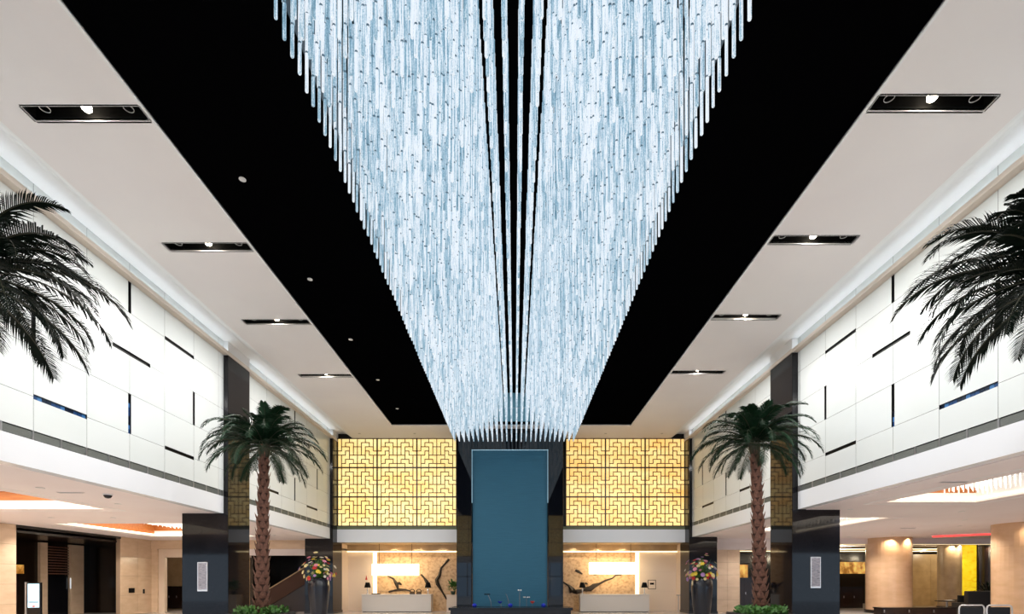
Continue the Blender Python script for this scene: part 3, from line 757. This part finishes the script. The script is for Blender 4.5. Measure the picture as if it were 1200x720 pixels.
def table_lamp(x, label):
    t = thing('table_lamp', label, 'lamp', (x, 31.35, 1.08), 0, 'black shaded desk lamps')
    MB().lathe([(.10, 0), (.10, .02), (.03, .04), (.03, .18), (.05, .26), (.03, .34), (.015, .40)], 14).build('base', 'metal_white', t)
    m = MB(); m.lathe([(.20, .40), (.12, .72)], 18, cap=False); m.lathe([(.195, .40), (.115, .72)], 18, cap=False); m.build('shade', 'black_matte', t)
table_lamp(-9.0, 'black shaded table lamp on stair-side desk next to cream panel')
table_lamp(-5.3, 'black shaded table lamp on stair-side desk next to the phones')
table_lamp(4.15, 'black shaded table lamp on restaurant-side desk by the mural branch')
table_lamp(7.95, 'black shaded table lamp on restaurant-side desk by framed notice')
def phone(x, label):
    t = thing('desk_phone', label, 'telephone', (x, 31.3, 1.08), R(8), 'phones on the stair-side desk')
    m = MB(); m.face([(-.15, -.1, 0), (.15, -.1, 0), (.15, -.1, .05), (-.15, -.1, .05)]); m.face([(-.15, -.1, .05), (.15, -.1, .05), (.15, .1, .16), (-.15, .1, .16)])
    m.face([(-.15, .1, 0), (-.15, .1, .16), (.15, .1, .16), (.15, .1, 0)]); m.face([(-.15, -.1, 0), (-.15, -.1, .05), (-.15, .1, .16), (-.15, .1, 0)]); m.face([(.15, -.1, 0), (.15, .1, 0), (.15, .1, .16), (.15, -.1, .05)])
    m.face([(-.15, -.1, 0), (-.15, .1, 0), (.15, .1, 0), (.15, -.1, 0)])
    m.build('body', 'black_gloss', t)
    MB().tube([(-.13, -.02, .16), (-.12, .0, .24), (-.05, .02, .30), (.05, .02, .30), (.12, 0, .24), (.13, -.02, .16)], [.035, .03, .025, .025, .03, .035], 8).build('handset', 'black_matte', t)
phone(-6.25, 'black desk phone on stair-side desk, farther from table lamp'); phone(-5.85, 'black desk phone on stair-side desk, nearer to table lamp')
o = MB().box(-.25, .25, -.15, .15, 0, .03).box(-.22, .22, -.13, .13, .03, .05, 1).build('document_tray', ['black_matte', 'dark_wood'], None, (-8.45, 31.25, 1.08)); tag(o, 'low black document tray on stair-side desk', 'tray')
fr = thing('framed_notice', 'small framed notice with black emblem on cream panel', 'picture', (8.66, YM - .10, E - .42))
MB().box(-.25, .25, -.03, 0, 0, .58).build('frame', 'black_matte', fr); MB().box(-.22, .22, -.036, -.03, .03, .55).build('sheet', 'panel_cream', fr); MB().box(-.13, .13, -.040, -.036, .28, .40).build('printed_emblem', 'black_matte', fr)
o = MB().face([(-.07, -.01, 0), (.07, -.01, 0), (.03, -.01, .15), (0, -.01, .32), (-.03, -.01, .15)]).face([(-.07, 0, 0), (-.03, 0, .15), (0, 0, .32), (.03, 0, .15), (.07, 0, 0)]).build('red_emblem', 'red_mark', None, (-9.35, YM - .101, E + .16)); tag(o, 'small red emblem on cream reception panel', 'emblem')
po = thing('rail_post', 'thin steel rail post beside the restaurant-side cream panel', 'post', (10.05, 31.4, 0)); MB().tube([(0, 0, 0), (0, 0, 1.02)], .03, 8).build('post', 'metal_grey', po); MB().tube([(-.12, 0, 1.02), (.12, 0, 1.02)], .03, 8).build('cap_rail', 'metal_grey', po)
# side pedestal with a plant next to the water wall
o = MB().box(-.35, .35, -.3, .3, 0, 1.0).box(-.38, .38, -.33, .33, 1.0, 1.05).build('pedestal', 'panel_cream', None, (-3.75, 31.2, 0)); tag(o, 'pale square pedestal between the mural and the water wall', 'pedestal')
def leafy(name, label, loc, n, r, zr, leafmat, potprof=None, L=.3, wd=.05, potmat='pot_green', rnd=random.Random(5)):
    t = thing(name, label, 'plant', loc)
    if potprof: MB().lathe(potprof, 18).build('pot', potmat, t)
    m = MB()
    for i in range(n):
        a = rnd.uniform(0, 2 * math.pi); rr = r * math.sqrt(rnd.random()); z0 = zr[0]
        el = rnd.uniform(.2, 1.3); l = L * rnd.uniform(.6, 1.2)
        b = Vector((rr * .4 * math.cos(a), rr * .4 * math.sin(a), z0 + rnd.random() * (zr[1] - zr[0])))
        d = Vector((math.cos(a) * math.cos(el), math.sin(a) * math.cos(el), math.sin(el))); s_ = Vector((-math.sin(a), math.cos(a), 0)) * wd
        mid = b + d * l * .55; tip = b + d * l + Vector((0, 0, -.25 * l))
        m.face([b, mid - s_, tip, mid + s_])
    o = m.build('foliage', leafmat, t); o['kind'] = 'stuff'
    return t
leafy('potted_plant', 'small leafy plant on the pale pedestal', (-3.75, 31.2, 1.05), 60, .4, (.2, .7), 'shrub', [(.10, 0), (.16, .22)], .45, .07)

# ---------------- water basin with stem ornaments
bs = thing('water_basin', 'long low black stone water basin in front of the blue wall', 'basin', (-.2, 27.1, 0))
MB().box(-3.1, 3.1, -.75, .75, 0, .36).build('body', 'black_gloss', bs)
MB().box(-3.2, 3.2, -.8, -.65, .36, .50).box(-3.2, 3.2, .65, .8, .36, .50).box(-3.2, -3.05, -.65, .65, .36, .50).box(3.05, 3.2, -.65, .65, .36, .50).build('rim', 'granite', bs)
MB().box(-3.05, 3.05, -.65, .65, .36, .49).build('water', 'vase_dark', bs)
DO = 27.1
def orn(x, ytop, headmat, kind, lab, bend=0.0):
    X, Z = px(x, ytop, DO)
    t = thing('stem_ornament', lab, 'ornament', (X + bend, DO, .50), 0, 'stem ornaments in the basin')
    h = Z - .50
    MB().tube([(0, 0, 0), (-bend * .2, 0, h * .5), (-bend * .7, 0, h * .88), (-bend, 0, h)], .016, 6).build('stem', 'stem_steel', t)
    m = MB()
    if kind == 'blade': m.box(-bend - .16, -bend + .16, -.06, .06, h - .02, h + .03)
    elif kind == 'cup': m.lathe([(.03, h - .12), (.11, h - .05), (.12, h)], 12, (-bend, 0, 0))
    elif kind == 'pair':
        for s_ in (-.06, .06): m.lathe([(.02, h), (.055, h + .04), (.02, h + .08)], 10, (-bend + s_, 0, 0))
    elif kind == 'disc':
        for q in range(7): m.lathe([(.01, h), (.045, h + .03), (.01, h + .06)], 8, (-bend + .15 * math.cos(q), .1 * math.sin(q), 0))
    else: m.tube([(-bend, 0, h), (-bend - .03, 0, h + .05)], .012, 6)
    m.build('head', headmat, t)
orn(571, 697, 'black_matte', 'blade', 'thin steel stem ornament with flat black blade head in basin', .22)
orn(586, 705, 'stem_blue', 'cup', 'short stem ornament with deep blue cup head in basin', .06)
orn(593, 697, 'stem_steel', 'none', 'bare slanting steel stem ornament in basin', .16)
orn(609, 693, 'white_paint', 'pair', 'tallest stem ornament with two white buds in basin')
orn(617, 701, 'white_paint', 'disc', 'stem ornament with flat white cluster head in basin')
orn(624, 705, 'red_mark', 'cup', 'short stem ornament with red cup head in basin')
for x, lab in ((556, 'nearest the stair side'), (598, 'at the middle'), (637, 'nearest the restaurant side')):
    X, Z = px(x, 712, 26.8)
    tag(MB().lathe([(.06, 0), (.12, .06), (.13, .13), (.08, .19), (.03, .21)], 14).build('glass_float', 'stem_blue', None, (X, 26.8, .50)), 'blue glass float in the water basin ' + lab, 'ornament', 'blue floats in basin')

# ================================================================== FLOWER VASES
def petals(matn, r):
    m = MB()
    for q in range(7):
        a = q * 2 * math.pi / 7; c, s_ = math.cos(a), math.sin(a); p = Vector((-s_, c, 0)) * r * .42
        e = Vector((c, s_, .0)) * r; mid = e * .55 + Vector((0, 0, r * .35))
        m.face([Vector((0, 0, 0)), mid - p, e + Vector((0, 0, r * .25)), mid + p])
    m.lathe([(r * .22, 0), (r * .28, r * .18), (r * .12, r * .32)], 7)
    return m.mesh('flower', matn)
FM = [[petals(m.name, r) for r in (.09, .13)] for m in FLW]
def vase(x, y, lab, blab, seed):
    rnd = random.Random(seed)
    t = thing('floor_vase', lab, 'vase', (x, y, 0))
    MB().lathe([(.40, 0), (.40, .05), (.46, .5), (.52, 1.1), (.55, 1.55), (.53, 1.85), (.46, 1.99), (.44, 2.02)], 32).build('body', 'vase_dark', t, smooth=True)
    MB().lathe([(.44, 2.0), (.47, 2.03), (.44, 2.06), (.38, 2.03)], 32, cap=False).build('lip', 'black_gloss', t)
    b = thing('flower_bouquet', blab, 'flowers', (x, y, 2.04))
    f = MB()
    for i in range(150):
        a = rnd.uniform(0, 2 * math.pi); el = rnd.uniform(.0, 1.45); l = rnd.uniform(.35, 1.0) * (1.15 if el > .7 else .85)
        d = Vector((math.cos(a) * math.cos(el), math.sin(a) * math.cos(el), math.sin(el)))
        base = d * l * .35; tip = d * l * 1.0; s_ = Vector((-math.sin(a), math.cos(a), 0)) * .055
        f.face([base, (base + tip) / 2 - s_, tip, (base + tip) / 2 + s_])
    f.lathe([(.3, -.02), (.34, .06), (.2, .2)], 14)
    o = f.build('foliage', 'shrub', b); o['kind'] = 'stuff'
    for i in range(75):
        a = rnd.uniform(0, 2 * math.pi); el = rnd.uniform(-.1, 1.4); l = rnd.uniform(.58, .82) * (1 + .95 * max(0, math.sin(el)) * rnd.random())
        d = Vector((math.cos(a) * math.cos(el), math.sin(a) * math.cos(el), math.sin(el)))
        o = link('flower', FM[rnd.randrange(6)][rnd.randrange(2)], b, d * l)
        o.rotation_euler = d.to_track_quat('Z', 'Y').to_euler()
vase(-10.4, 27.2, 'tall dark glossy floor vase before corner pillar on stair side', 'mixed bouquet with red and pale blooms in the stair-side floor vase', 4)
vase(9.95, 27.2, 'tall dark glossy floor vase before corner pillar on restaurant side', 'mixed bouquet with yellow and pink blooms in the restaurant-side floor vase', 9)

# ================================================================== PALMS
def frond_mesh(L, el, droop, leafmat, seed, nleaf=54, ll=.42):
    """a feather frond in the XZ plane, leaving the crown along +X"""
    rnd = random.Random(seed); m = MB(); pts = []; p = Vector((0, 0, 0)); a = el; n = 18
    for i in range(n + 1):
        pts.append(p.copy()); t = i / n
        p = p + Vector((math.cos(a), 0, math.sin(a))) * (L / n); a -= droop / n * (.35 + 1.3 * t)
    m.tube(pts, [.022 * (1 - .85 * i / n) for i in range(n + 1)], 5, 1)
    for i in range(nleaf):
        t = .10 + .90 * (i + .5) / nleaf; q = t * n; k = min(int(q), n - 1); fr_ = q - k
        c = pts[k].lerp(pts[k + 1], fr_); d = (pts[k + 1] - pts[k]).normalized(); up = Vector((-d.z, 0, d.x))
        l = ll * (math.sin(math.pi * (.18 + .80 * t)) ** .7) * rnd.uniform(.85, 1.1) + .05
        for s_ in (-1, 1):
            side = Vector((0, s_, 0)); fw_ = .75 + .5 * t
            dr = (side + d * fw_ + up * rnd.uniform(.05, .38)).normalized()
            w = d * .0145 + up * .005
            mid = c + dr * l * .55; tip = c + dr * l + Vector((0, 0, -.22 * l)) 
            m.face([c - w, mid - w * 1.1, tip, mid + w * 1.1, c + w], 0)
    return m.mesh('frond', [leafmat, 'palm_stem'])
def base_mesh():
    m = MB()   # a pointed old leaf base, hugging the trunk at +X
    w, h = .13, .26
    pts = [(.0, -w, 0), (.0, w, 0), (.05, w * .8, h * .55), (.05, -w * .8, h * .55), (.11, 0, h), (.085, 0, h * .5), (.04, 0, 0)]
    V_ = [Vector(p) for p in pts]
    m.face([V_[0], V_[6], V_[5], V_[3]]); m.face([V_[6], V_[1], V_[2], V_[5]]); m.face([V_[3], V_[5], V_[4]]); m.face([V_[5], V_[2], V_[4]])
    m.face([V_[0], V_[3], V_[4], V_[2], V_[1]])
    return m.mesh('leaf_base', 'leaf_base')
LB = base_mesh()
CL = {}
def frond_set(dark):
    key = 'palm_leaf_dark' if dark else 'palm_leaf'
    if key not in CL:
        # (length, elevation, droop)
        spec = [(1.35, 1.42, .8), (1.9, 1.05, 1.7), (2.15, .75, 1.9), (2.3, .42, 1.8), (2.2, .10, 1.6), (1.9, -.25, 1.2)]
        CL[key] = [[frond_mesh(l, e, dr, key, 10 * i + v) for v in range(2)] for i, (l, e, dr) in enumerate(spec)]
    return CL[key]
def palm(x, y, zc, label, lean, seed, dark=False, scale=1.0, planter_lab=None, wall_reach=2.3):
    rnd = random.Random(seed)
    PH = .92
    t = thing('palm_tree', label, 'palm', (x, y, PH - .12))
    z0 = PH - .12
    hgt = zc - z0; n = 14
    cpt = lambda s_: Vector((lean[0] * s_ ** 1.4, lean[1] * s_, hgt * s_))
    rad = lambda s_: .175 - .065 * s_
    MB().tube([cpt(i / n) for i in range(n + 1)], [rad(i / n) for i in range(n + 1)], 12).build('trunk', 'trunk_core', t, smooth=True)
    rows = int(hgt / .215)
    for r_ in range(rows):
        s_ = (r_ + .3) / rows; c = cpt(s_)
        for q in range(6):
            a = (q + .5 * (r_ % 2)) * 2 * math.pi / 6 + .12 * math.sin(r_)
            o = link('leaf_base', LB, t, c + Vector((math.cos(a), math.sin(a), 0)) * (rad(s_) - .01))
            k = .60 + .30 * (1 - s_); o.rotation_euler = (0, rnd.uniform(-.05, .08), a); o.scale = (k * rnd.uniform(.9, 1.2), k, 1.05)
    top = cpt(1.0); fs = frond_set(dark)
    for cls, cnt in enumerate((5, 9, 12, 13, 11, 7)):
        for q in range(cnt):
            a = (q + rnd.uniform(-.25, .25)) * 2 * math.pi / cnt + cls * .7
            o = link('frond', fs[cls][rnd.randrange(2)], t, top + Vector((math.cos(a), math.sin(a), 0)) * .06 + Vector((0, 0, .10 - .03 * cls)))
            k = scale * rnd.uniform(.88, 1.1)
            if math.copysign(1, x) * math.cos(a) > .3: k = min(k, wall_reach / 2.3)
            o.rotation_euler = (rnd.uniform(-.15, .15), rnd.uniform(-.12, .12), a); o.scale = (k, k, k)
    MB().lathe([(.13, -.35), (.19, -.1), (.14, .12), (.05, .25)], 10, tuple(top)).build('crown_shaft', 'palm_stem', t)
    pl = thing('planter', 'square dark planter under the ' + planter_lab, 'planter', (x, y, 0))
    w = .75
    MB().box(-w, w, -w, -w + .06, 0, .85).box(-w, w, w - .06, w, 0, .85).box(-w, -w + .06, -w + .06, w - .06, 0, .85).box(w - .06, w, -w + .06, w - .06, 0, .85).build('box', 'planter', pl)
    MB().box(-w + .06, w - .06, -w + .06, w - .06, .70, .78).build('soil', 'trunk_core', pl)
    sh = MB()
    for i in range(420):
        a = rnd.uniform(0, 2 * math.pi); rr = .30 + .45 * rnd.random(); z = .78 + rnd.random() * .22
        b = Vector((rr * math.cos(a), rr * math.sin(a), z)); d = Vector((rnd.uniform(-1, 1), rnd.uniform(-1, 1), rnd.uniform(.1, 1))).normalized() * .16
        s_ = d.cross(Vector((rnd.random(), rnd.random(), rnd.random() - .5))).normalized() * .045
        sh.face([b, b + d * .5 - s_, b + d, b + d * .5 + s_])
    o = sh.build('ground_shrub', 'shrub', pl); o['kind'] = 'stuff'
palm(-7.9, 16.0, E + 4.25, 'slim palm with brown scaly trunk before the lift-side granite pillar', (.08, 0), 21, False, .86, 'lift-side palm')
palm(7.68, 16.0, E + 4.35, 'slim palm with brown scaly trunk before the restaurant-side granite pillar', (-.18, 0), 22, False, .86, 'restaurant-side palm')
palm(-8.2, 7.6, E + 4.65, 'palm with fronds coloured dark as a silhouette against the lift-side wall nearer the entrance', (0, 0), 23, True, .88, 'near lift-side palm', 2.0)
palm(8.2, 7.6, E + 4.6, 'palm with fronds coloured dark as a silhouette against the restaurant-side wall nearer the entrance', (0, 0), 24, True, .98, 'near restaurant-side palm', 1.7)

# ================================================================== RESTAURANT SIDE
ZR = ZS + .1
stone_wall_y('wall_right_lower', 30.6, 12.0, 13.45, 0, E + 1.95, .75, .75)
struct(MB().box(11.6, 42, 30.55, 30.9, E + 2.30, ZR).box(11.6, 18.6, 30.55, 30.9, E + 1.95, E + 2.32).build('wall_right_lower', 'soffit'))
struct(MB().box(13.45, 13.6, 30.9, 40, 0, E + 1.95).box(11.8, 12.0, 30.9, 40, 0, E + 1.95).build('wall_right_lower', 'stone_tan'))
struct(MB().box(11, 42, 44.0, 44.2, 0, ZR).box(41.5, 41.7, YF, 44, 0, ZR).build('wall_right_lower', 'dark_brown'))
tag(MB().box(13.6, 16.4, 36.0, 36.1, .05, E + 1.25).box(13.55, 16.45, 35.95, 36.12, E + 1.25, E + 1.35, 1).build('gold_wall_glow', ['gold_glow', 'dark_wood']), 'wall with warm light painted as an amber glow behind the restaurant-side palm', 'wall panel')  # warm light on the recess wall is put into its own glow
tag(MB().box(27.4, 30.4, 43.8, 43.95, E + .75, E + 1.75).box(27.3, 30.5, 43.78, 43.95, E + 1.75, E + 1.85, 1).build('gold_wall_glow', ['gold_glow', 'dark_wood']), 'backlit gold wall art between granite pillar and round column', 'wall panel')
# timber sideboards as the dark lower part of the opening
def sideboard(x0, x1, y, h, lab, n=3, m='dark_wood'):
    t = thing('sideboard', lab, 'sideboard', ((x0 + x1) / 2, y, 0)); w = (x1 - x0) / 2
    MB().box(-w, w, -.3, .3, .06, h - .05).build('body', m, t); MB().box(-w - .03, w + .03, -.34, .34, h - .05, h).build('top', 'black_gloss', t)
    for i in range(n):
        a = -w + 2 * w * i / n; d_ = MB().box(a + .02, a + 2 * w / n - .02, -.32, -.30, .10, h - .09).build('door', m, t)
        MB().box(a + .08, a + .12, -.345, -.32, h * .5, h * .5 + .14).build('handle', 'metal_grey', d_)
sideboard(-23.1, -22.1, 34.4, 1.55, 'tall dark shelf cabinet seen through the doorway beside beige stone', 2)
sideboard(13.9, 15.6, 32.6, 2.1, 'tall dark cabinet behind the restaurant-side palm')
sideboard(18.8, 22.6, 26.5, .52, 'low black sideboard before the round stone column')
sideboard(21.5, 23.6, 35.0, 1.5, 'dark cabinet between the granite pillar and round column')
def rcol(x, y, r, lab, m='column_stone', top=ZR):
    t = thing('round_column', lab, 'column', (x, y, 0))
    MB().lathe([(r + .06, 0), (r + .06, .18)], 40).build('plinth', 'black_gloss', t)
    n = 4; hh = (top - .18) / n
    for k in range(n): MB().lathe([(r - .008, .18 + k * hh), (r, .188 + k * hh), (r, .18 + (k + 1) * hh - .008), (r - .008, .18 + (k + 1) * hh)], 40).build('stone_drum', m, t, smooth=False)
    for s_ in (-.5, .25): lamp('column_light', 'SPOT', 110, (1, .82, .58), (s_ * r * 1.2, -r - .16, top - .06), t, rot=(R(22), 0, 0), spot_size=R(110), spot_blend=.7, shadow_soft_size=.04)
    return t
rcol(22.2, 30.4, 1.14, 'round beige stone column beside the gold wall art')
rcol(22.75, 22.8, 1.14, 'round beige stone column beside the black booth and armchairs')
rcol(29.9, 35.2, .66, 'slim round tan column next to the yellow glowing panel', 'stone_tan')
rcol(33.4, 36.2, .66, 'slim dark round column behind the spiky plant', 'dark_wood')
tag(MB().box(30.75, 31.85, 35.3, 35.5, .1, E + 2.58).box(30.68, 30.75, 35.25, 35.5, .05, E + 2.6, 1).box(31.85, 31.92, 35.25, 35.5, .05, E + 2.6, 1).build('glowing_panel', ['yellow_glow', 'dark_wood']), 'tall backlit yellow panel between the slim columns', 'light panel')
stone_wall_y('wall_right_lower', 39.0, 29.8, 33.6, 0, E + 2.15, 1.9, 1.3, 'stone_tan')
stone_wall_y('wall_right_lower', 39.5, 35.5, 41, 0, E + 2.15, 1.9, 1.3, 'stone_tan')
tg = thing('red_light_strip', 'red light strip in the ceiling by the round columns', 'light strip', (24.2, 27.2, ZR - .002)); MB().box(-1.55, 1.55, -.10, .10, -.14, 0).build('strip', 'led_red', tg, bevel=.02); MB().box(-1.62, 1.62, -.16, -.10, -.06, 0).box(-1.62, 1.62, .10, .16, -.06, 0).build('edge', 'soffit', tg); tg.rotation_euler.z = R(-38)
for y, x0, x1, w_ in ((32.8, 17.0, 40, 'behind the second round column'), (37.6, 17.0, 40, 'before the tan panels'), (40.2, 17.0, 40, 'farthest from hall')):
    t = thing('linear_light', 'long linear ceiling light in the restaurant ' + w_, 'ceiling light', ((x0 + x1) / 2, y, ZR - .002)); w = (x1 - x0) / 2
    MB().box(-w, w, -.12, .12, -.22, -.0).build('housing', 'dark_wood', t); MB().box(-w, w, -.16, -.12, -.20, -.14).build('strip', 'led_warm', t)
    for q in (.3, .65): lamp('lamp_light', 'POINT', 90, (1, .85, .6), (-w + 2 * w * q, -.3, -.4), t, shadow_soft_size=.1)  # bare points added below the strip to brighten the dim tan wall
# booth, tables, armchairs
bt = thing('booth_sofa', 'black high backed booth sofa behind the chrome armchairs', 'sofa', (24.6, 26.6, 0))
MB().box(-1.35, 1.35, -.35, -.1, .05, 1.36).build('backrest', 'black_leather', bt, bevel=.04); MB().box(-1.35, 1.35, -.1, .65, .05, .45).build('seat', 'black_leather', bt, bevel=.04); MB().box(-1.35, -1.15, -.1, .65, .45, .75).box(1.15, 1.35, -.1, .65, .45, .75).build('arm', 'black_leather', bt, bevel=.03)
def armchair(x, y, rz, lab):
    t = thing('armchair', lab, 'chair', (x, y, 0), rz, 'chrome framed chairs by the booth')
    MB().box(-.36, .36, -.35, .36, .36, .46).build('seat', 'black_leather', t, bevel=.02)
    MB().box(-.36, .36, -.40, -.36, .55, 1.0).build('backrest', 'black_leather', t, bevel=.015)
    MB().tube([(-.40, -.40, .02), (-.41, -.40, .95), (-.38, -.40, 1.03), (-.33, -.40, 1.06), (.33, -.40, 1.06), (.38, -.40, 1.03), (.41, -.40, .95), (.40, -.40, .02)], .024, 8).build('back_frame', 'metal_white', t, smooth=True)
    for s_ in (-1, 1):
        MB().tube([(s_ * .40, .36, .02), (s_ * .40, .36, .60)], .022, 8).build('leg', 'metal_white', t); MB().tube([(s_ * .40, -.40, .62), (s_ * .40, .36, .62)], .024, 8).build('armrest', 'metal_white', t)
armchair(14.82, 17.0, 0, 'black armchair with looped chrome frame, nearer the granite pillar'); armchair(15.72, 17.0, 0, 'black armchair with looped chrome frame, nearer the round column')
def ctable(x, y, lab):
    t = thing('cafe_table', lab, 'table', (x, y, 0)); MB().lathe([(.55, .70), (.56, .72), (.55, .75)], 28).build('top', 'black_gloss', t); MB().tube([(0, 0, .03), (0, 0, .70)], .05, 10).build('stem', 'metal_grey', t); MB().lathe([(.32, 0), (.30, .03)], 24).build('foot', 'metal_grey', t)
    return t
ctable(25.0, 29.6, 'round black table with papers by the round column'); ctable(27.4, 31.2, 'round black table in front of the tan stone panels')
m = MB(); m.face([(-.2, -.15, .01), (.2, -.15, .01), (.2, .15, .05), (-.2, .15, .02)]); m.face([(-.2, -.15, .0), (-.2, .15, .01), (.2, .15, .04), (.2, -.15, .0)])
tag(m.build('newspaper', 'white_paint', None, (25.05, 29.5, .755)), 'white folded papers on round black table', 'papers')
for x, y, w_ in ((26.2, 29.4, 'beside table with papers'), (28.6, 31.0, 'beside the slim tan column'), (23.7, 32.4, 'behind the round beige column')):
    t = thing('lounge_chair', 'low dark lounge chair ' + w_, 'chair', (x, y, 0)); MB().box(-.4, .4, -.4, .4, .12, .45).build('seat', 'black_leather', t, bevel=.03); MB().box(-.4, .4, .28, .45, .45, 1.05).build('backrest', 'black_leather', t, bevel=.03)
    for s_ in (-1, 1):
        MB().box(s_ * .40, s_ * .5, -.4, .45, .12, .65).build('arm', 'black_leather', t, bevel=.02)
        for q in (-.3, .35): MB().tube([(s_ * .36, q, 0), (s_ * .36, q, .12)], .025, 6).build('leg', 'black_matte', t)
leafy('potted_plant', 'dark spiky potted plant behind the booth sofa', (30.0, 32.4, 0), 46, .3, (1.0, 1.4), 'palm_leaf_dark', [(.2, 0), (.3, .9), (.27, .95)], 1.3, .045, 'planter')
